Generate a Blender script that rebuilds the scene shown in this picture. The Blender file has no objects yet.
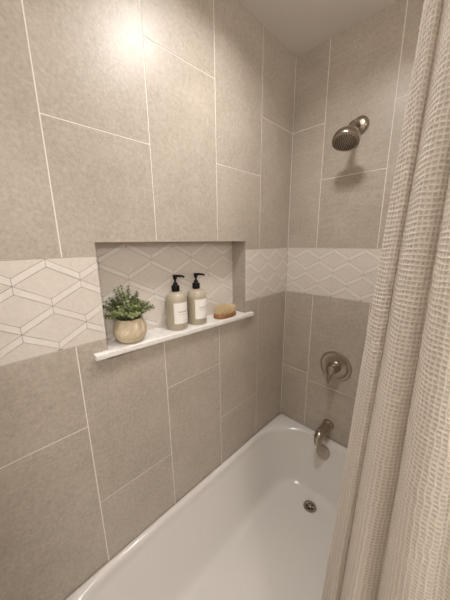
import bpy, bmesh, math, random
import numpy as np
from mathutils import Vector, Matrix
random.seed(7); RNG = np.random.default_rng(7)
C = bpy.context.scene.collection
PI = math.pi

# ------------------------------------------------------------------ helpers
def lin(h):
    h = h.lstrip('#'); out = []
    for i in (0, 2, 4):
        c = int(h[i:i+2], 16) / 255
        out.append(c/12.92 if c <= .04045 else ((c+.055)/1.055)**2.4)
    return (*out, 1)

class NT:
    def __init__(s, name):
        s.m = bpy.data.materials.new(name); s.m.use_nodes = True
        s.t = s.m.node_tree; s.b = s.t.nodes['Principled BSDF']
    def n(s, typ, **kw):
        nd = s.t.nodes.new(typ)
        for k, v in kw.items():
            if k in nd.inputs: nd.inputs[k].default_value = v
            else: setattr(nd, k, v)
        return nd
    def l(s, a, b): s.t.links.new(a, b)
    def math(s, op, a, b=None, c=None):
        nd = s.t.nodes.new('ShaderNodeMath'); nd.operation = op
        for i, v in enumerate((a, b, c)):
            if v is None: continue
            if isinstance(v, (int, float)): nd.inputs[i].default_value = v
            else: s.l(v, nd.inputs[i])
        return nd.outputs[0]
    def ramp(s, fac, stops):
        nd = s.t.nodes.new('ShaderNodeValToRGB'); e = nd.color_ramp.elements
        while len(e) < len(stops): e.new(.5)
        for el, (p, c) in zip(e, stops): el.position = p; el.color = lin(c) if isinstance(c, str) else c
        s.l(fac, nd.inputs[0]); return nd.outputs[0]
    def mix(s, fac, a, b, blend='MIX'):
        nd = s.t.nodes.new('ShaderNodeMix'); nd.data_type = 'RGBA'; nd.blend_type = blend
        for v, i in ((fac, 0), (a, 6), (b, 7)):
            if isinstance(v, (int, float)): nd.inputs[i].default_value = v
            elif isinstance(v, str): nd.inputs[i].default_value = lin(v)
            else: s.l(v, nd.inputs[i])
        return nd.outputs[2]
    def bump(s, h, strength=.2, dist=.001):
        nd = s.n('ShaderNodeBump', Strength=strength, Distance=dist)
        s.l(h, nd.inputs['Height']); s.l(nd.outputs[0], s.b.inputs['Normal'])

def plain(name, col, rough=.5, metal=0, bump=None, spec=.5, coat=0):
    t = NT(name); b = t.b
    b.inputs['Base Color'].default_value = lin(col); b.inputs['Roughness'].default_value = rough
    b.inputs['Metallic'].default_value = metal; b.inputs['Specular IOR Level'].default_value = spec
    b.inputs['Coat Weight'].default_value = coat
    if bump:
        tc = t.n('ShaderNodeTexCoord'); nz = t.n('ShaderNodeTexNoise', Scale=bump[0], Detail=4.)
        t.l(tc.outputs['Object'], nz.inputs['Vector']); t.bump(nz.outputs[0], bump[1], bump[2])
    return t.m

def stone(name, dark, mid, light, rough, bumpk, streak=True):
    t = NT(name)
    tc = t.n('ShaderNodeTexCoord'); at = t.n('ShaderNodeAttribute', attribute_name='rnd')
    sc = t.n('ShaderNodeVectorMath', operation='SCALE'); sc.inputs[0].default_value = (17., 31., 23.)
    t.l(at.outputs['Fac'], sc.inputs['Scale'])
    ad = t.n('ShaderNodeVectorMath', operation='ADD')
    t.l(tc.outputs['Object'], ad.inputs[0]); t.l(sc.outputs[0], ad.inputs[1]); v = ad.outputs[0]
    n1 = t.n('ShaderNodeTexNoise', Scale=5.5, Detail=7., Roughness=.62, Distortion=.5); t.l(v, n1.inputs['Vector'])
    n2 = t.n('ShaderNodeTexNoise', Scale=95., Detail=6., Roughness=.75); t.l(v, n2.inputs['Vector'])
    mp = t.n('ShaderNodeMapping'); mp.inputs['Rotation'].default_value = (.9, .9, .2); mp.inputs['Scale'].default_value = (3, 34, 34)
    t.l(v, mp.inputs['Vector'])
    n3 = t.n('ShaderNodeTexNoise', Scale=1.6, Detail=6., Roughness=.65, Distortion=1.2); t.l(mp.outputs[0], n3.inputs['Vector'])
    f = t.math('ADD', t.math('MULTIPLY', n1.outputs[0], .26), t.math('MULTIPLY', n2.outputs[0], .52))
    f = t.math('ADD', f, t.math('MULTIPLY', n3.outputs[0], .22))
    col = t.ramp(f, [(.36, dark), (.5, mid), (.64, light)])
    t.l(col, t.b.inputs['Base Color'])
    t.b.inputs['Roughness'].default_value = rough
    h = t.math('ADD', n2.outputs[0], t.math('MULTIPLY', n3.outputs[0], .5))
    t.bump(h, bumpk, .0012)
    return t.m

M = {}
M['tile'] = stone('stone_tile', '#a0968a', '#b2a99d', '#c2bab0', .37, .45)
M['accent'] = stone('accent_stone', '#cfc7be', '#d6cfc7', '#ddd7d0', .38, .22)
M['bar'] = stone('pale_accent_bar', '#dad5ce', '#dfdad4', '#e4dfda', .3, .08)
M['grout'] = plain('light_grout', '#ebe7e0', .8)
M['bandgrout'] = plain('tan_grout', '#a69783', .85)
M['marble'] = stone('white_marble', '#cfccc8', '#e6e4e1', '#efedeb', .25, .03)
M['ceiling'] = plain('ceiling_paint', '#d9d4ce', .85, bump=(140, .12, .001))
M['paint'] = plain('wall_paint', '#d5cfc5', .8)
M['floor'] = stone('floor_stone', '#857b6e', '#958b7f', '#a39a8f', .5, .2)
M['tub'] = plain('white_enamel', '#d2cfcb', .16, coat=.3)
M['nozzle'] = plain('dark_rubber', '#2b2622', .6)
M['black'] = plain('black_plastic', '#060505', .38, spec=.3)
M['label'] = plain('label_paper', '#f2eee9', .6)
M['ink'] = plain('grey_ink', '#55504c', .7)
M['fineink'] = plain('pale_grey_ink', '#b3ada7', .7)
M['soil'] = plain('soil', '#2a2019', .9, bump=(300, .8, .003))
M['stem'] = plain('stem_green', '#4c5a38', .6)
M['dark'] = plain('painted_recess_shade', '#151210', .7)  # near-black colour standing in for shade inside the drain
M['lamp_trim'] = plain('white_trim', '#e8e4de', .5)

def brushed(name, col, rough):
    t = NT(name); b = t.b; b.inputs['Metallic'].default_value = 1; b.inputs['Roughness'].default_value = rough
    tc = t.n('ShaderNodeTexCoord'); nz = t.n('ShaderNodeTexNoise', Scale=260., Detail=3.); t.l(tc.outputs['Object'], nz.inputs['Vector'])
    t.l(t.ramp(nz.outputs[0], [(.3, col[0]), (.7, col[1])]), b.inputs['Base Color'])
    t.bump(nz.outputs[0], .05, .0004); return t.m
M['nickel'] = brushed('brushed_nickel', ('#a0968a', '#b4aa9e'), .28)
M['nickel_light'] = brushed('polished_nickel', ('#a79e95', '#b8afa6'), .42)

t = NT('bottle_plastic'); M['bottle'] = t.m
t.b.inputs['Base Color'].default_value = lin('#b3a996'); t.b.inputs['Roughness'].default_value = .28
t.b.inputs['Subsurface Weight'].default_value = .15; t.b.inputs['Subsurface Radius'].default_value = (.02, .015, .01)
t.b.inputs['Subsurface Scale'].default_value = .3

t = NT('pot_ceramic'); M['pot'] = t.m
tc = t.n('ShaderNodeTexCoord'); nz = t.n('ShaderNodeTexNoise', Scale=40., Detail=4.); t.l(tc.outputs['Object'], nz.inputs['Vector'])
t.l(t.ramp(nz.outputs[0], [(.3, '#cfbea2'), (.7, '#decfb6')]), t.b.inputs['Base Color']); t.b.inputs['Roughness'].default_value = .6
t.bump(nz.outputs[0], .15, .001)

t = NT('leaf_green'); M['leaf'] = t.m
at = t.n('ShaderNodeAttribute', attribute_name='rnd')
t.l(t.ramp(at.outputs['Fac'], [(0, '#4f5937'), (.5, '#6f7a4a'), (1, '#9aa370')]), t.b.inputs['Base Color'])
t.b.inputs['Roughness'].default_value = .5; t.b.inputs['Subsurface Weight'].default_value = 0

t = NT('brush_wood'); M['wood'] = t.m
tc = t.n('ShaderNodeTexCoord'); mp = t.n('ShaderNodeMapping'); mp.inputs['Scale'].default_value = (40, 6, 60)
t.l(tc.outputs['Object'], mp.inputs['Vector'])
nz = t.n('ShaderNodeTexNoise', Scale=4., Detail=6., Distortion=1.); t.l(mp.outputs[0], nz.inputs['Vector'])
t.l(t.ramp(nz.outputs[0], [(.3, '#78532f'), (.7, '#97693d')]), t.b.inputs['Base Color']); t.b.inputs['Roughness'].default_value = .45

t = NT('bristle_fibre'); M['bristle'] = t.m
at = t.n('ShaderNodeAttribute', attribute_name='rnd')
t.l(t.ramp(at.outputs['Fac'], [(0, '#d8c095'), (1, '#f1e2c0')]), t.b.inputs['Base Color']); t.b.inputs['Roughness'].default_value = .65

# waffle-weave curtain cloth: raised cream threads, thin gauze cells coloured darker for their recess shade
t = NT('waffle_weave'); M['cloth'] = t.m
uv = t.n('ShaderNodeUVMap', uv_map='UVMap')
sep = t.n('ShaderNodeSeparateXYZ'); t.l(uv.outputs[0], sep.inputs[0])
def thread(o):
    p = t.math('PINGPONG', o, .5)               # 0 on the thread, .5 mid cell
    return t.math('SUBTRACT', 1., t.math('SMOOTH_MIN', t.math('MULTIPLY', p, 4.2), 1., .3))
tu, tv = thread(sep.outputs[0]), thread(sep.outputs[1])
mx = t.math('MAXIMUM', tu, tv)
fz = t.n('ShaderNodeTexNoise', Scale=5., Detail=4., Roughness=.7); t.l(uv.outputs[0], fz.inputs['Vector'])
fac = t.math('ADD', mx, t.math('MULTIPLY', t.math('SUBTRACT', fz.outputs[0], .5), 1.1))
t.l(t.ramp(fac, [(.05, '#cec5ba'), (.75, '#f4eee7')]), t.b.inputs['Base Color'])
t.b.inputs['Roughness'].default_value = .9; t.b.inputs['Specular IOR Level'].default_value = .2
t.b.inputs['Sheen Weight'].default_value = .15
tr = t.n('ShaderNodeBsdfTranslucent'); tr.inputs[0].default_value = lin('#ebe3dc')
ms = t.n('ShaderNodeMixShader'); ms.inputs[0].default_value = .3
t.l(t.b.outputs[0], ms.inputs[1]); t.l(tr.outputs[0], ms.inputs[2]); t.l(ms.outputs[0], t.t.nodes['Material Output'].inputs[0])
fn = t.n('ShaderNodeTexNoise', Scale=14., Detail=3.); t.l(uv.outputs[0], fn.inputs['Vector'])
t.bump(t.math('ADD', mx, t.math('MULTIPLY', fn.outputs[0], .6)), .5, .0012)

def obj(name, bm, mats, parent=None, smooth=True, rnd=None):
    me = bpy.data.meshes.new(name); bm.normal_update(); bm.to_mesh(me); bm.free()
    o = bpy.data.objects.new(name, me); C.objects.link(o)
    for m in (mats if isinstance(mats, (list, tuple)) else [mats]): me.materials.append(m)
    if smooth:
        me.polygons.foreach_set('use_smooth', [True]*len(me.polygons))
        me.set_sharp_from_angle(angle=math.radians(38))
    if parent: o.parent = parent
    return o
def thing(name, label, cat, loc=(0, 0, 0), rot=(0, 0, 0), group=None):
    o = bpy.data.objects.new(name, None); C.objects.link(o); o.location = loc; o.rotation_euler = rot
    o.empty_display_size = .05; o['label'] = label; o['category'] = cat
    if group: o['group'] = group
    return o
def tag(o, label, cat, group=None):
    o['label'] = label; o['category'] = cat
    if group: o['group'] = group
    return o
def struct(o): o['kind'] = 'structure'; return o

def box(bm, x0, x1, y0, y1, z0, z1, mi=0):
    vs = [bm.verts.new((x, y, z)) for x in (x0, x1) for y in (y0, y1) for z in (z0, z1)]
    for q in ((0, 1, 3, 2), (4, 6, 7, 5), (0, 4, 5, 1), (2, 3, 7, 6), (0, 2, 6, 4), (1, 5, 7, 3)):
        bm.faces.new([vs[i] for i in q]).material_index = mi
def lathe(bm, prof, n=48, M4=None, mi=0, mod=None):
    """prof: list of (r, z); M4 places it; mod(theta, r, z) -> r"""
    rings = []
    for r, z in prof:
        if r < 1e-6:
            rings.append([bm.verts.new((0, 0, z))])
        else:
            rings.append([bm.verts.new(((mod(2*PI*i/n, r, z) if mod else r)*math.cos(2*PI*i/n), (mod(2*PI*i/n, r, z) if mod else r)*math.sin(2*PI*i/n), z)) for i in range(n)])
    new = [v for q in rings for v in q]
    for a, b in zip(rings, rings[1:]):
        if len(a) == 1 and len(b) == 1: continue
        for i in range(n):
            j = (i+1) % n
            if len(a) == 1: f = (a[0], b[j], b[i])
            elif len(b) == 1: f = (a[i], a[j], b[0])
            else: f = (a[i], a[j], b[j], b[i])
            bm.faces.new(f).material_index = mi
    if M4 is not None: bmesh.ops.transform(bm, matrix=M4, verts=new)
    bmesh.ops.recalc_face_normals(bm, faces=list({f for v in new for f in v.link_faces}))
    return new
def axis_matrix(p, d):
    d = Vector(d).normalized(); q = d.to_track_quat('Z', 'Y')
    return Matrix.Translation(Vector(p)) @ q.to_matrix().to_4x4()
def tube(bm, pts, rads, n=20, cap=True):
    pts = [Vector(p) for p in pts]; rings = []; up = None
    for i, p in enumerate(pts):
        d = (pts[min(i+1, len(pts)-1)] - pts[max(i-1, 0)]).normalized()
        if up is None: up = Vector((0, 0, 1)) if abs(d.z) < .9 else Vector((1, 0, 0))
        s = d.cross(up).normalized(); up = s.cross(d).normalized()
        rings.append([bm.verts.new(p + float(rads[i])*(math.cos(2*PI*k/n)*s + math.sin(2*PI*k/n)*up)) for k in range(n)])
    fs = []
    for a, b in zip(rings, rings[1:]):
        for i in range(n): fs.append(bm.faces.new((a[i], a[(i+1) % n], b[(i+1) % n], b[i])))
    if cap: fs += [bm.faces.new(rings[0]), bm.faces.new(rings[-1])]
    bmesh.ops.recalc_face_normals(bm, faces=fs)
def catmull(P, n):
    P = [np.array(p, float) for p in P]; P = [2*P[0]-P[1]] + P + [2*P[-1]-P[-2]]; out = []
    for i in range(1, len(P)-2):
        for k in range(n):
            t = k/n
            out.append(.5*(2*P[i] + (P[i+1]-P[i-1])*t + (2*P[i-1]-5*P[i]+4*P[i+1]-P[i+2])*t*t + (3*P[i]-P[i-1]-3*P[i+1]+P[i+2])*t**3))
    out.append(P[-2]); return out

# ------------------------------------------------------------------ tiled walls
ZT, ZB, ZC, ZR = 1.552, 1.282, 2.53, .40
HOLE = (-1.11, -.40, 1.207, 1.593)       # niche opening: y0, y1, z0, z1
G = .0017                                # half grout width
def clip(poly, axis, lim, keep_less):
    out = []
    for i, a in enumerate(poly):
        b = poly[(i+1) % len(poly)]
        ia = (a[axis] <= lim) == keep_less or a[axis] == lim; ib = (b[axis] <= lim) == keep_less or b[axis] == lim
        if ia: out.append(a)
        if ia != ib:
            t = (lim-a[axis])/(b[axis]-a[axis]); out.append((a[0]+t*(b[0]-a[0]), a[1]+t*(b[1]-a[1])))
    return out
def clip_rect(poly, r):
    for ax, lim, less in ((0, r[0], False), (0, r[1], True), (1, r[2], False), (1, r[3], True)):
        if len(poly) < 3: return []
        poly = clip(poly, ax, lim, less)
    return poly
def area(p): return .5*sum(p[i][0]*p[(i+1) % len(p)][1]-p[(i+1) % len(p)][0]*p[i][1] for i in range(len(p)))
def shrink(p, d):
    if len(p) < 3: return []
    q = [p[0]]
    for v in p[1:]:
        if math.dist(v, q[-1]) > 1e-5: q.append(v)
    if math.dist(q[0], q[-1]) < 1e-5: q.pop()
    if len(q) < 3: return []
    if area(q) < 0: q = q[::-1]
    n = len(q); out = []
    for i in range(n):
        a, b, c = q[i-1], q[i], q[(i+1) % n]
        e1 = Vector((b[0]-a[0], b[1]-a[1])).normalized(); e2 = Vector((c[0]-b[0], c[1]-b[1])).normalized()
        n1 = Vector((-e1.y, e1.x)); n2 = Vector((-e2.y, e2.x)); k = 1 + n1.dot(n2)
        if k < .15: k = .15
        out.append((b[0]+d*(n1.x+n2.x)/k, b[1]+d*(n1.y+n2.y)/k))
    return out if area(out) > 1e-5 else []
class Slab:
    """collects flat slabs on a wall: fmap maps (a, z, h) to a point, h = height off the grout bed"""
    def __init__(s, fmap): s.bm = bmesh.new(); s.L = s.bm.faces.layers.float.new('rnd'); s.f = fmap
    def add(s, poly, h, mi, base=-.003):
        if len(poly) < 3 or abs(area(poly)) < 1e-6: return
        k = random.random(); n = len(poly)
        top = [s.bm.verts.new(s.f(a, z, h)) for a, z in poly]; bot = [s.bm.verts.new(s.f(a, z, base)) for a, z in poly]
        fs = [s.bm.faces.new(top)] + [s.bm.faces.new((top[i], bot[i], bot[(i+1) % n], top[(i+1) % n])) for i in range(n)]
        for f in fs: f.material_index = mi; f[s.L] = k
    def done(s, name, mats):
        bmesh.ops.recalc_face_normals(s.bm, faces=s.bm.faces); return obj(name, s.bm, mats, smooth=False)
def rect_minus(r, h):
    a0, a1, z0, z1 = r; b0, b1, c0, c1 = h
    if b1 <= a0 or b0 >= a1 or c1 <= z0 or c0 >= z1: return [[(a0, z0), (a1, z0), (a1, z1), (a0, z1)]]
    out = []
    if b0 > a0: out.append([(a0, z0), (b0, z0), (b0, z1), (a0, z1)])
    if b1 < a1: out.append([(b1, z0), (a1, z0), (a1, z1), (b1, z1)])
    x0, x1 = max(a0, b0), min(a1, b1)
    if c0 > z0: out.append([(x0, z0), (x1, z0), (x1, c0), (x0, c0)])
    if c1 < z1: out.append([(x0, c1), (x1, c1), (x1, z1), (x0, z1)])
    return out
def columns(S, edges, upper, lower, hole=None):
    for i, (a, b) in enumerate(zip(edges, edges[1:])):
        for lo, hi, brk in ((ZT, ZC, upper[i]), (.02, ZB, lower[i])):
            zs = [lo] + sorted(brk) + [hi]
            for z0, z1 in zip(zs, zs[1:]):
                r = (a+G, b-G, z0+(G if z0 != lo else .0008), z1-(G if z1 != hi else .0008)); k = random.random()
                for p in rect_minus(r, hole or (9, 9, 9, 9)):
                    st = random.getstate(); random.seed(int(k*1e9)); S.add(p, 0, 0); random.setstate(st)
def lozenges(S, rects, peak, W, ztop, step, bt, rows, h_fill, h_bar, g=.0007):
    """rows of mitred zigzag bars with stone lozenges between them"""
    H = step - bt
    for k in range(-1, rows+1):
        lo = ztop - step*k - bt - H                      # underside of the bar at its troughs
        sh = 0 if k % 2 == 0 else W/2
        for n in range(-14, 14):
            pk = peak + sh + n*W
            bars = [[(pk-W/2, lo), (pk, lo+H), (pk, lo+H+bt), (pk-W/2, lo+bt)], [(pk, lo+H), (pk+W/2, lo), (pk+W/2, lo+bt), (pk, lo+H+bt)]]
            fill = [(pk-W/2, lo), (pk, lo-H), (pk+W/2, lo), (pk, lo+H)]
            for R in rects:
                for b in bars: S.add(shrink(clip_rect(b, R), g), h_bar, 2)
                S.add(shrink(clip_rect(fill, R), g), h_fill, 1)

# left (long) wall with the niche
S = Slab(lambda a, z, h: (h, a, z))
ye = [-1.56, -1.5065, -1.2015, -.897, -.592, -.2855, -.0005]
columns(S, ye, [[1.91], [2.2115], [1.91], [2.2115], [1.9105], [2.173]], [[.68], [.997], [.6756], [.9985], [.687], []], HOLE)
lozenges(S, [(-1.56, HOLE[0], ZB+.0008, ZT-.0008), (HOLE[1], -.0005, ZB+.0008, ZT-.0008)], -1.2425, .1587, 1.5495, .0655, .021, 5, 0, .0009)
HB = (HOLE[0]-.004, HOLE[1]+.004, HOLE[2]-.004, HOLE[3]+.004)
for a0, a1, z0, z1 in ((-1.56, HB[0], 0, ZC), (HB[1], 0, 0, ZC), (HB[0], HB[1], 0, HB[2]), (HB[0], HB[1], HB[3], ZC)):
    for lo, hi, mi in ((0, ZB, 3), (ZB, ZT, 4), (ZT, ZC, 3)):
        l, u = max(z0, lo), min(z1, hi)
        if u > l: S.add([(a0, l), (a1, l), (a1, u), (a0, u)], -.0010, mi, base=-.02)
ND = -.09                                 # niche back
S.f = lambda a, z, h: (ND + h, a, z)
lozenges(S, [(HOLE[0], HOLE[1], HOLE[2], HOLE[3])], -.774, .2, 1.594, .07, .019, 6, 0, .0009)
S.add([(HOLE[0]-.02, HOLE[2]-.02), (HOLE[1]+.02, HOLE[2]-.02), (HOLE[1]+.02, HOLE[3]+.02), (HOLE[0]-.02, HOLE[3]+.02)], -.001, 4, base=-.02)
S.f = lambda a, z, h: (a, z, HOLE[3]-h); S.add([(ND-.01, HOLE[0]), (-.0012, HOLE[0]), (-.0012, HOLE[1]), (ND-.01, HOLE[1])], 0, 0, base=-.01)
S.f = lambda a, z, h: (a, HOLE[0]+h, z); S.add([(ND-.01, HOLE[2]), (-.0012, HOLE[2]), (-.0012, HOLE[3]), (ND-.01, HOLE[3])], 0, 0, base=-.01)
S.f = lambda a, z, h: (a, HOLE[1]-h, z); S.add([(ND-.01, HOLE[2]), (-.0012, HOLE[2]), (-.0012, HOLE[3]), (ND-.01, HOLE[3])], 0, 0, base=-.01)
S.f = lambda a, z, h: (a, z, HOLE[2]-.012+h); S.add([(ND-.01, HOLE[0]), (-.0012, HOLE[0]), (-.0012, HOLE[1]), (ND-.01, HOLE[1])], 0, 3, base=-.01)
mats = [M['tile'], M['accent'], M['bar'], M['grout'], M['bandgrout'], M['paint']]
struct(S.done('wall_left', mats))

# faucet wall (tiled over the tub, painted beyond it)
S = Slab(lambda a, z, h: (a, -h, z))
columns(S, [.0005, .1824, .4864, .791, .86], [[2.173], [1.905], [2.173], []], [[.7755], [.73], [.7755], []])
lozenges(S, [(.0005, .86, ZB+.0008, ZT-.0008)], .284, .155, 1.5495, .0655, .021, 5, 0, .0009)
for lo, hi, mi in ((0, ZB, 3), (ZB, ZT, 4), (ZT, ZC, 3)): S.add([(-.1, lo), (.86, lo), (.86, hi), (-.1, hi)], -.0010, mi, base=-.02)
S.add([(.86, 0), (2.5, 0), (2.5, ZC), (.86, ZC)], -.001, 5, base=-.02)
struct(S.done('wall_back', mats))
def slab(name, *b, m='paint'):
    bm = bmesh.new(); box(bm, *b); return struct(obj(name, bm, M[m], smooth=False))
slab('wall_right', 2.4, 2.45, -2.6, 0, 0, ZC)
slab('wall_front', .8, 2.4, -2.65, -2.6, 0, ZC)
slab('wall_near', -.02, .8, -2.6, -1.56, 0, ZC)
slab('ceiling', -.1, 2.45, -2.65, .02, ZC, ZC+.05, m='ceiling')
slab('floor', -.1, 2.45, -2.65, .02, -.05, 0, m='floor')

# ------------------------------------------------------------------ marble sill of the niche
SL, Z0 = -.0290, 1.2093                   # the sill falls slightly towards the faucet end
zs = lambda y: Z0 + SL*y
bm = bmesh.new(); TH = .021
prof = [(ND, -1.1095), (.0012, -1.1095), (.0012, -1.156), (.0225, -1.156), (.0225, -.352), (.0012, -.352), (.0012, -.4005), (ND, -.4005)]
top = [bm.verts.new((x, y, zs(y))) for x, y in prof]; bot = [bm.verts.new((x, y, zs(y)-TH)) for x, y in prof]; n = len(prof)
bm.faces.new(top); bm.faces.new(bot[::-1])
for i in range(n): bm.faces.new((top[i], bot[i], bot[(i+1) % n], top[(i+1) % n]))
bmesh.ops.recalc_face_normals(bm, faces=bm.faces)
ed = [e for e in bm.edges if all(v.co.x > .02 for v in e.verts)]
bmesh.ops.bevel(bm, geom=ed, offset=.004, segments=3, affect='EDGES', profile=.5)
tag(obj('niche_sill', bm, M['marble']), 'white marble sill along the bottom of the wall niche', 'shelf')

# ------------------------------------------------------------------ bathtub
def rrect(x0, x1, y0, y1, rf, rn, k=20, m=28):
    """rounded rectangle, ccw; rf radius at the faucet end (y1), rn at the near end (y0); returns pts and centres"""
    P = []
    def arc(cx, cy, r, a0):
        for i in range(k+1):
            a = a0 + PI/2*i/k; P.append((cx+r*math.cos(a), cy+r*math.sin(a)))
    def line(a, b):
        for i in range(1, m): P.append((a[0]+(b[0]-a[0])*i/m, a[1]+(b[1]-a[1])*i/m))
    arc(x1-rf, y1-rf, rf, 0); line((x1-rf, y1), (x0+rf, y1))
    arc(x0+rf, y1-rf, rf, PI/2); line((x0, y1-rf), (x0, y0+rn))
    arc(x0+rn, y0+rn, rn, PI); line((x0+rn, y0), (x1-rn, y0))
    arc(x1-rn, y0+rn, rn, 1.5*PI); line((x1, y0+rn), (x1, y1-rf))
    return P
TX0, TX1, TY0, TY1 = .0015, .765, -1.555, -.0015
op = rrect(.034, .70, -1.505, -.047, .24, .30)
fl = rrect(.168, .60, -1.25, -.165, .12, .16)
def on_rect(p):
    x, y = p; cx = min(max(x, .034+.27), .70-.27); cy = min(max(y, -1.505+.30), -.047-.24)
    dx, dy = x-cx, y-cy; ts = []
    if dx > 1e-9: ts.append((TX1-cx)/dx)
    if dx < -1e-9: ts.append((TX0-cx)/dx)
    if dy > 1e-9: ts.append((TY1-cy)/dy)
    if dy < -1e-9: ts.append((TY0-cy)/dy)
    t = min(ts); return (cx+dx*t, cy+dy*t)
ou = [on_rect(p) for p in op]
N = len(op)
rings = []
L = lambda a, b, t, z: [(p[0]+(q[0]-p[0])*t, p[1]+(q[1]-p[1])*t, z) for p, q in zip(a, b)]
rings.append([(x, y, 0.) for x, y in ou]); rings.append([(x, y, ZR-.012) for x, y in ou]); rings.append(L(ou, op, .05, ZR-.003)); rings.append(L(ou, op, .16, ZR))
rings += [L(ou, op, .38, ZR+.0005), L(ou, op, .62, ZR-.001), L(ou, op, .82, ZR-.0055), L(ou, op, .94, ZR-.012), L(op, fl, .0, ZR-.021)]
rings += [L(op, fl, .035, ZR-.04)]
for s in np.linspace(.07, .76, 10): rings.append(L(op, fl, s, ZR-.04-(s-.035)/.72*.2200))
for s, z in ((.82, .1245), (.88, .1150), (.95, .1080), (1.03, .1035), (1.12, .1012), (1.22, .1003)): rings.append(L(op, fl, s, z))
c0 = (.385, -.7)
last = rings[-1]
for t in (.35, .7): rings.append([(x+(c0[0]-x)*t, y+(c0[1]-y)*t, .1) for x, y, z in last])
bm = bmesh.new(); R = [[bm.verts.new(p) for p in r] for r in rings]
for a, b in zip(R, R[1:]):
    for i in range(N): bm.faces.new((a[i], a[(i+1) % N], b[(i+1) % N], b[i]))
cv = bm.verts.new((c0[0], c0[1], .1))
for i in range(N): bm.faces.new((R[-1][i], R[-1][(i+1) % N], cv))
bmesh.ops.recalc_face_normals(bm, faces=bm.faces)
tub = thing('bathtub', 'white enamel bathtub set along the tiled wall', 'bathtub', (.38, -.78, 0))
def under(root, name, bm, m, **k):
    bmesh.ops.transform(bm, matrix=root.matrix_basis.inverted(), verts=bm.verts); return obj(name, bm, m, root, **k)
under(tub, 'tub_shell', bm, M['tub'])
# drain
dr = (.366, -.245, .1005)
bm = bmesh.new()
lathe(bm, [(.0365, 0), (.036, .0022), (.032, .0035), (.0225, .0028), (.0205, .0005), (.0205, -.0006)], 40, Matrix.Translation(dr))
drain = under(tub, 'drain', bm, M['nickel'])
bm = bmesh.new(); lathe(bm, [(.0205, .0004), (0, .0004)], 32, Matrix.Translation(dr)); under(tub, 'drain_shade_disc', bm, M['dark'])  # flat dark disc painted as the shade down the drain opening
bm = bmesh.new()
lathe(bm, [(.0075, .0005), (.0072, .003), (.004, .0042), (0, .0044)], 20, Matrix.Translation(dr))
for k in range(5):
    a = 2*PI*k/5+.4; d = Vector((math.cos(a), math.sin(a), 0)); p = Vector(dr)+Vector((0, 0, .0014))
    tube(bm, [p+d*.004, p+d*.0212], [.0017, .0024], 8)
g = under(tub, 'drain_grate', bm, M['nickel_light'])
# overflow plate on the end slope
on = Vector((0, -.93, .36)).normalized(); oc = Vector((.345, -.0655, .336))
bm = bmesh.new(); lathe(bm, [(.039, -.004), (.039, .004), (.0375, .006), (.029, .0072), (0, .0078)], 44, axis_matrix(oc, on))
under(tub, 'overflow_plate', bm, M['nickel_light'])
bm = bmesh.new(); lathe(bm, [(.0032, 0), (.003, .0014), (0, .0018)], 14, axis_matrix(oc+on*.0068+Vector((.009, 0, -.012)), on))
under(tub, 'overflow_screw', bm, M['nickel'])

# ------------------------------------------------------------------ shower head
sx = .353
sh = thing('overhead_shower', 'round brushed nickel shower head on the tiled end wall', 'shower head', (sx, 0, 2.11))
bm = bmesh.new(); lathe(bm, [(.040, 0), (.040, .004), (.037, .010), (.028, .016), (.016, .019), (0, .019)], 40, axis_matrix((sx, 0, 2.11), (0, -1, 0)))
under(sh, 'wall_flange', bm, M['nickel'])
ax = Vector((-.05, .44, .89)).normalized(); fc = Vector((sx-.002, -.150, 2.006))   # face centre, axis up through the body
nk = fc + ax*.066
bm = bmesh.new()
arm = catmull([(sx, -.012, 2.11), (sx, -.055, 2.108), (sx, -.09, 2.096), tuple(nk)], 8)
tube(bm, arm, [.0105]*len(arm), 20); under(sh, 'shower_arm', bm, M['nickel'])
bm = bmesh.new()
lathe(bm, [(.0, .076), (.012, .075), (.0165, .068), (.017, .060), (.0145, .053), (.016, .048), (.024, .044), (.040, .038), (.051, .031), (.0555, .022), (.0565, .006), (.0555, .001), (.052, -.001), (.050, .002), (.049, .004)], 52, axis_matrix(fc, ax))
under(sh, 'spray_head', bm, M['nickel'])
bm = bmesh.new(); lathe(bm, [(.0495, .003), (.046, .0005), (0, -.0012)], 44, axis_matrix(fc, ax)); face = under(sh, 'spray_face', bm, M['nickel'])
bm = bmesh.new(); Fm = axis_matrix(fc, ax)
for r, n in ((.009, 6), (.017, 11), (.025, 16), (.033, 21), (.0405, 26)):
    for k in range(n):
        a = 2*PI*k/n + r*40
        lathe(bm, [(.0026, .001), (.0022, -.0024), (0, -.0028)], 8, Fm @ Matrix.Translation((r*math.cos(a), r*math.sin(a), 0)))
nz = under(sh, 'nozzles', bm, M['nozzle']); nz['kind'] = 'stuff'

# ------------------------------------------------------------------ valve trim
vx, vz = .347, .884
va = thing('shower_valve', 'round brushed nickel valve plate with lever handle above the tub spout', 'shower valve', (vx, 0, vz))
A = axis_matrix((vx, 0, vz), (0, -1, 0))
bm = bmesh.new(); lathe(bm, [(.088, 0), (.088, .004), (.085, .0085), (.077, .0105), (.070, .0085), (.064, .0065), (.045, .010), (.036, .011), (0, .011)], 64, A)
under(va, 'valve_plate', bm, M['nickel'])
bm = bmesh.new(); lathe(bm, [(.036, .010), (.036, .018), (.034, .022), (.0305, .024), (.0305, .046), (.029, .050), (.026, .052), (0, .052)], 40, A)
under(va, 'valve_collar', bm, M['nickel'])
bm = bmesh.new(); lathe(bm, [(.0275, .051), (.0280, .066), (.0255, .076), (.015, .083), (0, .084)], 36, A)
lv = catmull([(vx, -.062, vz-.004), (vx-.002, -.074, vz-.030), (vx-.003, -.084, vz-.055), (vx-.004, -.093, vz-.070)], 6)
tube(bm, lv, [.020-.0115*min(1, i/13) for i in range(len(lv))], 22); under(va, 'lever_handle', bm, M['nickel'])
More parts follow.
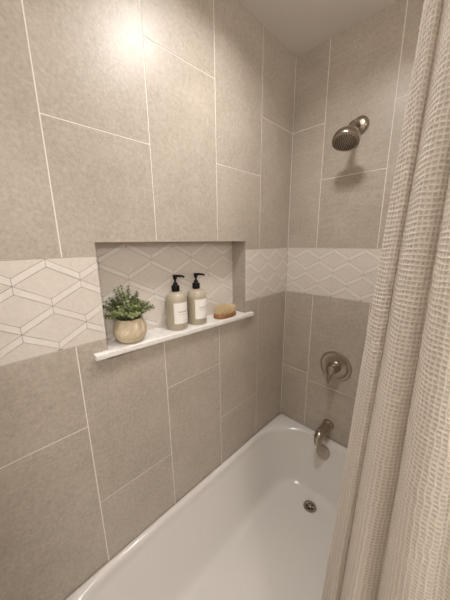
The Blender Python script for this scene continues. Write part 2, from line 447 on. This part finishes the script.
for (dx, dz) in ((-.053, 0), (.053, 0)):
    bm = bmesh.new(); lathe(bm, [(.005, .007), (.0048, .0105), (0, .0115)], 14, axis_matrix((vx+dx, 0, vz+dz), (0, -1, 0)))
    under(va, 'plate_screw', bm, M['nickel_light'])

# ------------------------------------------------------------------ tub spout
px, pz = .337, .487
sp = thing('tub_spout', 'brushed nickel tub spout over the end rim of the bathtub', 'tub spout', (px, 0, pz))
bm = bmesh.new(); lathe(bm, [(.0335, 0), (.0345, .002), (.0345, .017), (.032, .021), (.0255, .022)], 40, axis_matrix((px, 0, pz), (0, -1, 0)))
under(sp, 'wall_ring', bm, M['nickel'])
bm = bmesh.new()
pt = catmull([(px, -.015, pz), (px, -.07, pz+.002), (px, -.112, pz+.003), (px, -.131, pz-.006), (px, -.136, pz-.026), (px, -.138, pz-.046)], 7)
rr = np.interp(np.arange(len(pt)), [0, 14, 21, 28, 35], [.0285, .0272, .0255, .0230, .0205])
tube(bm, pt, list(rr), 32, cap=False)
lathe(bm, [(.0205, 0), (.018, -.001), (.0165, .012), (0, .012)], 32, Matrix.Translation((px, -.138, pz-.046)))
under(sp, 'spout_body', bm, M['nickel'])
bm = bmesh.new(); lathe(bm, [(.0048, -.006), (.0048, .015), (.0082, .017), (.0088, .025), (.007, .029), (0, .030)], 20, axis_matrix((px, -.122, pz+.014), (0, -.25, 1)))
under(sp, 'diverter_knob', bm, M['nickel'])

# ------------------------------------------------------------------ plant pot
pc = Vector((-.031, -1.0135, 0)); pc.z = zs(pc.y)
pp = thing('potted_plant', 'small leafy green plant in a round cream pot on the marble sill', 'potted plant', pc)
def ripple(a, r, z):
    k = max(0., 1-((z-.053)/.038)**2)
    return r*(1 + .010*k*math.sin(26*a + 3.2*math.sin(z*60) + 40*z))
prof = [(0, 0), (.030, 0), (.035, .0015), (.043, .007), (.052, .018), (.0572, .031), (.0582, .043), (.0565, .057), (.0525, .070), (.0475, .081), (.0435, .087), (.0425, .0885), (.041, .0875), (.042, .082), (.045, .070), (0, .068)]
P2 = []
for (a, b) in zip(prof, prof[1:]):
    for k in range(3): P2.append((a[0]+(b[0]-a[0])*k/3, a[1]+(b[1]-a[1])*k/3))
P2.append(prof[-1])
bm = bmesh.new(); lathe(bm, P2, 156, None, mod=ripple); obj('pot', bm, M['pot'], pp)
bm = bmesh.new(); lathe(bm, [(.0435, .0735), (.03, .077), (0, .079)], 30); obj('soil', bm, M['soil'], pp)
bs, bl = bmesh.new(), bmesh.new(); LY = bl.faces.layers.float.new('rnd')
def leaf(p, d, up, ln, wd):
    d = d.normalized(); s = d.cross(up).normalized(); u = s.cross(d); k = random.random()
    pr = [(0, .12), (.3, .85), (.6, 1.), (.85, .6), (1, .08)]; rows = []
    for t, w in pr:
        c = p + d*ln*t + u*(-.25*ln*t*t); o = s*wd*.5*w
        rows.append([bl.verts.new(c-o+u*wd*.18*w), bl.verts.new(c), bl.verts.new(c+o+u*wd*.18*w)])
    for a, b in zip(rows, rows[1:]):
        for i in (0, 1): bl.faces.new((a[i], a[i+1], b[i+1], b[i]))[LY] = k
for i in range(48):
    a = 2*PI*i*.381966 + random.uniform(-.2, .2); q = math.sqrt((i+.5)/48)
    base = Vector((math.cos(a), math.sin(a), 0))*.032*q + Vector((0, 0, .075))
    reach = (.010 + .052*q)*random.uniform(.75, 1.1); hgt = (.115 - .068*q**1.6)*random.uniform(.66, 1.16)
    tip = base + Vector((math.cos(a)*reach, math.sin(a)*reach, hgt))
    lim = ND+.010-pc.x
    tip.y = min(tip.y, .074)
    if tip.x < lim: tip.x = lim + random.uniform(0, .012); tip.z += .012
    mid = (base+tip)*.5 + Vector((-math.cos(a)*.008*q, -math.sin(a)*.008*q, .012*q))
    cv = [Vector(v) for v in catmull([base, mid, tip], 7)]
    tube(bs, cv, [.0011-.0006*k/len(cv) for k in range(len(cv))], 5)
    for k in range(3, len(cv)):
        d = (cv[k]-cv[k-1]).normalized(); s = d.cross(Vector((0, 0, 1)) if abs(d.z) < .95 else Vector((1, 0, 0))).normalized(); u = s.cross(d)
        th = k*1.57 + random.uniform(-.4, .4); w = s*math.cos(th)+u*math.sin(th)
        for sg in (1, -1):
            dd = (w*sg + d*.55 + Vector((random.uniform(-.2, .2), random.uniform(-.2, .2), random.uniform(-.1, .3))))
            if cv[k].x + .011*dd.normalized().x < ND+.004-pc.x: dd.x = abs(dd.x)
            leaf(cv[k], dd, d, random.uniform(.012, .0165)*(1-.25*k/len(cv)), random.uniform(.007, .010))
    leaf(cv[-1], d, u, .009, .005)
obj('stems', bs, M['stem'], pp); obj('foliage', bl, M['leaf'], pp)

# ------------------------------------------------------------------ pump bottles
def pump_bottle(name, label, x, y, word, r=.0435, half=.86):
    root = thing(name, label, 'bottle', (x, y, zs(y)), group='pump bottles in the niche')
    bm = bmesh.new()
    pr = [(0, 0), (r-.006, 0), (r-.002, .0015), (r, .006), (r, .04), (r, .08), (r, .123)]
    for k in range(1, 9):
        a = PI/2*k/8; pr.append((r-.030+.030*math.cos(a) if k < 8 else r-.030, .123+.035*math.sin(a)))
    pr += [(.0125, .160), (.0125, .164), (0, .164)]
    lathe(bm, pr, 56); obj('bottle_body', bm, M['bottle'], root)
    # label
    bm = bmesh.new(); rl = r+.0005; z0, z1 = .030, .118; n = 28
    rows = [[bm.verts.new((rl*math.cos(half*(2*k/n-1)), rl*math.sin(half*(2*k/n-1)), z)) for k in range(n+1)] for z in (z0, z1)]
    for k in range(n): bm.faces.new((rows[0][k], rows[0][k+1], rows[1][k+1], rows[1][k]))
    lab = obj('label', bm, M['label'], root)
    cu = bpy.data.curves.new('txt', 'FONT'); cu.body = word; cu.size = 1; cu.align_x = 'CENTER'
    to = bpy.data.objects.new('txt', cu); C.objects.link(to); bpy.context.view_layer.update()
    me = bpy.data.meshes.new_from_object(to.evaluated_get(bpy.context.evaluated_depsgraph_get()))
    bpy.data.objects.remove(to); bpy.data.curves.remove(cu)
    bm = bmesh.new(); bm.from_mesh(me); bpy.data.meshes.remove(me)
    bmesh.ops.triangulate(bm, faces=bm.faces)
    bmesh.ops.subdivide_edges(bm, edges=[e for e in bm.edges if e.calc_length() > .35], cuts=2)
    xs = [v.co.x for v in bm.verts]; wid = max(xs)-min(xs); k = .047/wid; kz = min(.0085, k*1.2)
    for v in bm.verts:
        a = v.co.x*k/rl + .1; zz = .077 + v.co.y*kz; v.co = ((rl+.0003)*math.cos(a), (rl+.0003)*math.sin(a), zz)
    obj('label_word', bm, M['ink'], lab)
    for a0, a1, z, h in ((-.35, .5, .067, .0014), (0, .6, .040, .0013)):
        bm = bmesh.new(); m = 10
        q = [[bm.verts.new(((rl+.0003)*math.cos(a0+(a1-a0)*i/m), (rl+.0003)*math.sin(a0+(a1-a0)*i/m), zz)) for i in range(m+1)] for zz in (z, z+h)]
        for i in range(m): bm.faces.new((q[0][i], q[0][i+1], q[1][i+1], q[1][i]))
        obj('fine_print', bm, M['fineink'], lab)
    # pump
    def grip(a, rr, z): return rr*(1+.03*math.cos(28*a)) if .162 < z < .183 else rr
    bm = bmesh.new(); lathe(bm, [(.0125, .1600), (.0158, .1605), (.0162, .1625), (.0162, .182), (.0152, .185), (.0098, .1865), (.0092, .195), (.0075, .197), (.0045, .198)], 84, mod=grip)
    obj('pump_collar', bm, M['black'], root)
    bm = bmesh.new(); lathe(bm, [(.0042, .189), (.0042, .207), (.0068, .210), (.0085, .216), (.0085, .2215), (.0095, .2225), (.0095, .2265), (.007, .2285), (0, .229)], 28)
    a = .72; d = Vector((math.cos(a), math.sin(a), 0)); p = Vector((0, 0, .2235))
    tube(bm, [p, p+d*.015, p+d*.028, p+d*.036+Vector((0, 0, -.0025)), p+d*.039+Vector((0, 0, -.006))], [.0058, .0052, .0043, .0038, .0034], 14)
    obj('pump_head', bm, M['black'], root)
    return root
pump_bottle('pump_bottle', 'greige pump bottle closest to the potted plant on the sill', -.036, -.8045, 'SHAMPOO')
pump_bottle('pump_bottle', 'greige pump bottle closest to the bristle brush on the sill', -.036, -.6955, 'CONDITIONER')

# ------------------------------------------------------------------ bristle brush
by = -.527
br = thing('bath_brush', 'oval wooden brush with cream bristles pointing up on the sill', 'brush', (-.024, by, zs(by)-.0003), (0, 0, 0))
def oval(bm, prof, n=56, a=.067, b=.037):
    rings = []
    for s, z in prof:
        rings.append([bm.verts.new((b*s*math.copysign(abs(math.cos(t))**.8, math.cos(t)), a*s*math.copysign(abs(math.sin(t))**.8, math.sin(t)), z)) for t in [2*PI*i/n for i in range(n)]])
    for p, q in zip(rings, rings[1:]):
        for i in range(n): bm.faces.new((p[i], p[(i+1) % n], q[(i+1) % n], q[i]))
    bm.faces.new(rings[0]); bm.faces.new(rings[-1]); bmesh.ops.recalc_face_normals(bm, faces=bm.faces)
bm = bmesh.new(); oval(bm, [(.90, 0), (.97, .0025), (1, .007), (1, .014), (.975, .0185), (.93, .0205)]); obj('brush_back', bm, M['wood'], br)
bm = bmesh.new(); LR = bm.faces.layers.float.new('rnd')
for i in range(-6, 7):
    for j in range(-2, 3):
        u, v = (i + (.5 if j % 2 else 0))/6., j/2.4
        if u*u + v*v > 1.04: continue
        for k in range(16):
            a = random.uniform(0, 2*PI); rad = math.sqrt(random.random()); ca, sa = rad*math.cos(a), rad*math.sin(a)
            x0, y0 = v*.031 + .0017*ca, u*.059 + .0017*sa
            x1, y1 = v*.031*1.12 + .0048*ca, u*.059*1.07 + .0048*sa
            h = .0595 - .007*u*u - .004*v*v + random.uniform(-.0015, .0015); c = random.random(); w = .0005
            q = [Vector((x0, y0, .020)), Vector(((x0*.75+x1*.25), (y0*.75+y1*.25), .036)), Vector((x1, y1, h))]
            vs = [[bm.verts.new(p + Vector((w*math.cos(t), w*math.sin(t), 0))) for t in (0, 2.094, 4.189)] for p in q]
            for r_ in (0, 1):
                for m in range(3): bm.faces.new((vs[r_][m], vs[r_][(m+1) % 3], vs[r_+1][(m+1) % 3], vs[r_+1][m]))[LR] = c
            bm.faces.new(vs[2])[LR] = c
b = obj('bristles', bm, M['bristle'], br, smooth=False); b['kind'] = 'stuff'

# ------------------------------------------------------------------ shower curtain (waffle weave)
ZTOP, ZHEM, CELL = 2.15, .44, .0074
far = [(.775, -.06)]
for i in range(12): far.append(((.745 if i % 2 else .805), -.10 - .0565*i))
far = [(x, y, x, y) for x, y in far] + [(.800, -.79, .79, -.79)]
NEAR = [(0.7358,-0.8655,0.6775,-0.8795), (0.7467,-0.9021,0.6936,-0.9143), (0.7551,-0.9048,0.7110,-0.9138), (0.7577,-0.8772,0.7260,-0.8828),
        (0.7573,-0.8570,0.7310,-0.8614), (0.7562,-0.8925,0.7164,-0.9002), (0.7730,-0.9355,0.7360,-0.9418), (0.7888,-0.9438,0.7623,-0.9472),
        (0.7955,-0.9232,0.7957,-0.9232), (0.7946,-0.8931,0.8163,-0.8919), (0.7903,-0.9267,0.7980,-0.9260), (0.7965,-0.9702,0.8129,-0.9691),
        (0.8078,-0.9913,0.8418,-0.9904), (0.8203,-0.9942,0.8772,-0.9960), (0.8313,-0.9874,0.9114,-0.9940),
        (.955, -1.060, 1.02, -1.070), (.960, -.965, 1.04, -.98), (.900, -.850, 1.00, -.86)]  # unseen bulge of cloth, shaped to shade the last visible fold
F = far + NEAR
path = np.array(catmull(F, 40))                       # (n, 4): plan at z = 2.05 and at z = .44
mid = (path[:, :2]+path[:, 2:])/2
s = np.concatenate([[0], np.cumsum(np.linalg.norm(np.diff(mid, axis=0), axis=1))])
s_near = s[40*(len(far)-1)]
SU = CELL/4
ss = np.concatenate([np.arange(0, s_near, .006), np.arange(s_near, s[-1], SU)])
zz = np.concatenate([np.arange(ZHEM, .86, CELL/2), np.arange(.86, ZTOP, SU)])
pl = np.stack([np.interp(ss, s, path[:, i]) for i in range(4)], 1)
tz = (2.05-zz)/(2.05-.44)
X = pl[None, :, 0]*(1-tz[:, None]) + pl[None, :, 2]*tz[:, None]
Y = pl[None, :, 1]*(1-tz[:, None]) + pl[None, :, 3]*tz[:, None]
dX, dY = np.gradient(X, axis=1), np.gradient(Y, axis=1); nl = np.hypot(dX, dY)+1e-9
def smooth_noise(fu, fv, seed):
    r = np.random.default_rng(seed); o = 0
    for _ in range(6):
        a, b, p = r.normal(0, fu), r.normal(0, fv), r.uniform(0, 2*PI); o = o + np.sin(a*ss[None, :]+b*zz[:, None]+p)
    return o/6
U = ss[None, :]/CELL + .45*smooth_noise(60, 25, 1) + .18*smooth_noise(300, 260, 2)
V = zz[:, None]/CELL + .45*smooth_noise(40, 30, 3) + .18*smooth_noise(280, 300, 4)
ridge = lambda w: np.maximum(0, 1-np.abs((w+.5) % 1-.5)*3.4)
hgt = np.maximum(ridge(U), ridge(V)*.9)*.0012*(.75+.5*RNG.random(U.shape))
hgt[:, ss < s_near] = 0
wob = .0016*smooth_noise(30, 9, 5)
nx, ny = dY/nl, -dX/nl                                # out of the cloth towards the room end
X = X + nx*(hgt+wob); Y = Y + ny*(hgt+wob); Z = np.broadcast_to(zz[:, None], X.shape)
nv, nu = X.shape
me = bpy.data.meshes.new('shower_curtain'); co = np.stack([X, Y, Z], -1).reshape(-1, 3)
idx = np.arange(nv*nu).reshape(nv, nu)
quads = np.stack([idx[:-1, :-1], idx[:-1, 1:], idx[1:, 1:], idx[1:, :-1]], -1).reshape(-1, 4)
me.vertices.add(len(co)); me.vertices.foreach_set('co', co.ravel().astype(np.float32))
me.loops.add(quads.size); me.loops.foreach_set('vertex_index', quads.ravel().astype(np.int32))
me.polygons.add(len(quads)); me.polygons.foreach_set('loop_start', (np.arange(len(quads))*4).astype(np.int32))
me.update(calc_edges=True)
uvl = me.uv_layers.new(name='UVMap'); uvs = np.stack([U, V], -1).reshape(-1, 2)[quads.ravel()]
uvl.data.foreach_set('uv', uvs.ravel().astype(np.float32))
me.polygons.foreach_set('use_smooth', [True]*len(quads)); me.materials.append(M['cloth']); me.validate()
cur = bpy.data.objects.new('shower_curtain', me); C.objects.link(cur)
tag(cur, 'cream waffle-weave shower curtain drawn back in folds beside the tub', 'shower curtain')

# curtain rod above the picture
bm = bmesh.new(); tube(bm, [(.785, -.004, 2.19), (.785, -1.556, 2.19)], [.0125]*2, 24)
for y, d in ((-.002, -1), (-1.558, 1)): lathe(bm, [(.026, 0), (.026, .006), (.016, .02), (.0125, .022)], 28, axis_matrix((.785, y, 2.19), (0, d, 0)))
tag(obj('curtain_rod', bm, M['nickel']), 'brushed nickel rod carrying the cream shower curtain', 'curtain rod')

# ------------------------------------------------------------------ lamps of the room and one added curtain fill
def lamp(name, label, x, y, rad, energy, size, col, drop=.012, spread=2.6):
    root = thing(name, label, 'ceiling light', (x, y, ZC))
    bm = bmesh.new(); lathe(bm, [(rad+.02, 0), (rad+.02, -.004), (rad+.012, -.008), (rad, -.008), (rad, -.001)], 40); obj('lamp_trim', bm, M['lamp_trim'], root)
    t = NT(name+'_glow'); t.b.inputs['Base Color'].default_value = (.9, .9, .9, 1)
    t.b.inputs['Emission Color'].default_value = col; t.b.inputs['Emission Strength'].default_value = 4
    bm = bmesh.new(); lathe(bm, [(rad, -.003), (0, -.004)], 40); obj('lamp_lens', bm, t.m, root)
    ld = bpy.data.lights.new(name, 'AREA'); ld.shape = 'DISK'; ld.size = size*2; ld.energy = energy; ld.color = col[:3]; ld.spread = spread
    lo = bpy.data.objects.new('lamp_light', ld); C.objects.link(lo); lo.parent = root; lo.location = (0, 0, -drop)
    return root
WARM = (1, .955, .915, 1)
lamp('recessed_or_fill_light', 'round recessed ceiling light over the middle of the bathtub', .44, -.70, .085, 5.6, .085, WARM)
lamp('recessed_or_fill_light', 'added fill light for the curtain over the near end of the bathtub', .58, -1.37, .085, 1.8, .085, WARM, spread=1.45)  # added fill, brightens the curtain folds from the left
gx, gy, gz, gr, GP = 2.05, -1.85, 2.05, .14, 30.
gl = thing('globe_light', 'white glass globe light hanging from the ceiling out in the room', 'ceiling light', (gx, gy, ZC))
bm = bmesh.new(); lathe(bm, [(.06, 0), (.06, -.012), (.012, -.025), (.012, gz+gr-ZC+.01), (.035, gz+gr-ZC+.008), (.035, gz+gr-ZC-.012)], 32); obj('lamp_stem', bm, M['nickel'], gl)
t = NT('globe_glow'); t.b.inputs['Base Color'].default_value = (.9, .9, .9, 1)
t.b.inputs['Emission Color'].default_value = WARM; t.b.inputs['Emission Strength'].default_value = GP/(PI*4*PI*gr*gr)
bm = bmesh.new(); bmesh.ops.create_uvsphere(bm, u_segments=32, v_segments=16, radius=gr, matrix=Matrix.Translation((0, 0, gz-ZC))); obj('lamp_globe', bm, t.m, gl)
w = bpy.data.worlds.new('World'); bpy.context.scene.world = w; w.use_nodes = True
w.node_tree.nodes['Background'].inputs[0].default_value = (1, .88, .76, 1); w.node_tree.nodes['Background'].inputs[1].default_value = .05

# ------------------------------------------------------------------ camera
cam = bpy.data.cameras.new('camera'); co_ = bpy.data.objects.new('camera', cam); C.objects.link(co_)
cam.sensor_fit = 'HORIZONTAL'; cam.sensor_width = 36; cam.lens = 36*250.9/450; cam.clip_start = .01
r_, u_, f_ = (.7102, .7039, -.0112), (-.1508, .1676, .9743), (-.6876, .6902, -.2252)
m = Matrix(((r_[0], u_[0], -f_[0], .8331), (r_[1], u_[1], -f_[1], -1.3867), (r_[2], u_[2], -f_[2], 1.5896), (0, 0, 0, 1)))
co_.matrix_world = m
sc = bpy.context.scene; sc.camera = co_
sc.view_settings.view_transform = 'Standard'; sc.view_settings.look = 'None'; sc.view_settings.gamma = 1
sc.view_settings.use_curve_mapping = False; sc.view_settings.exposure = 0.34
sc.cycles.use_denoising = True; sc.cycles.max_bounces = 10; sc.cycles.diffuse_bounces = 6
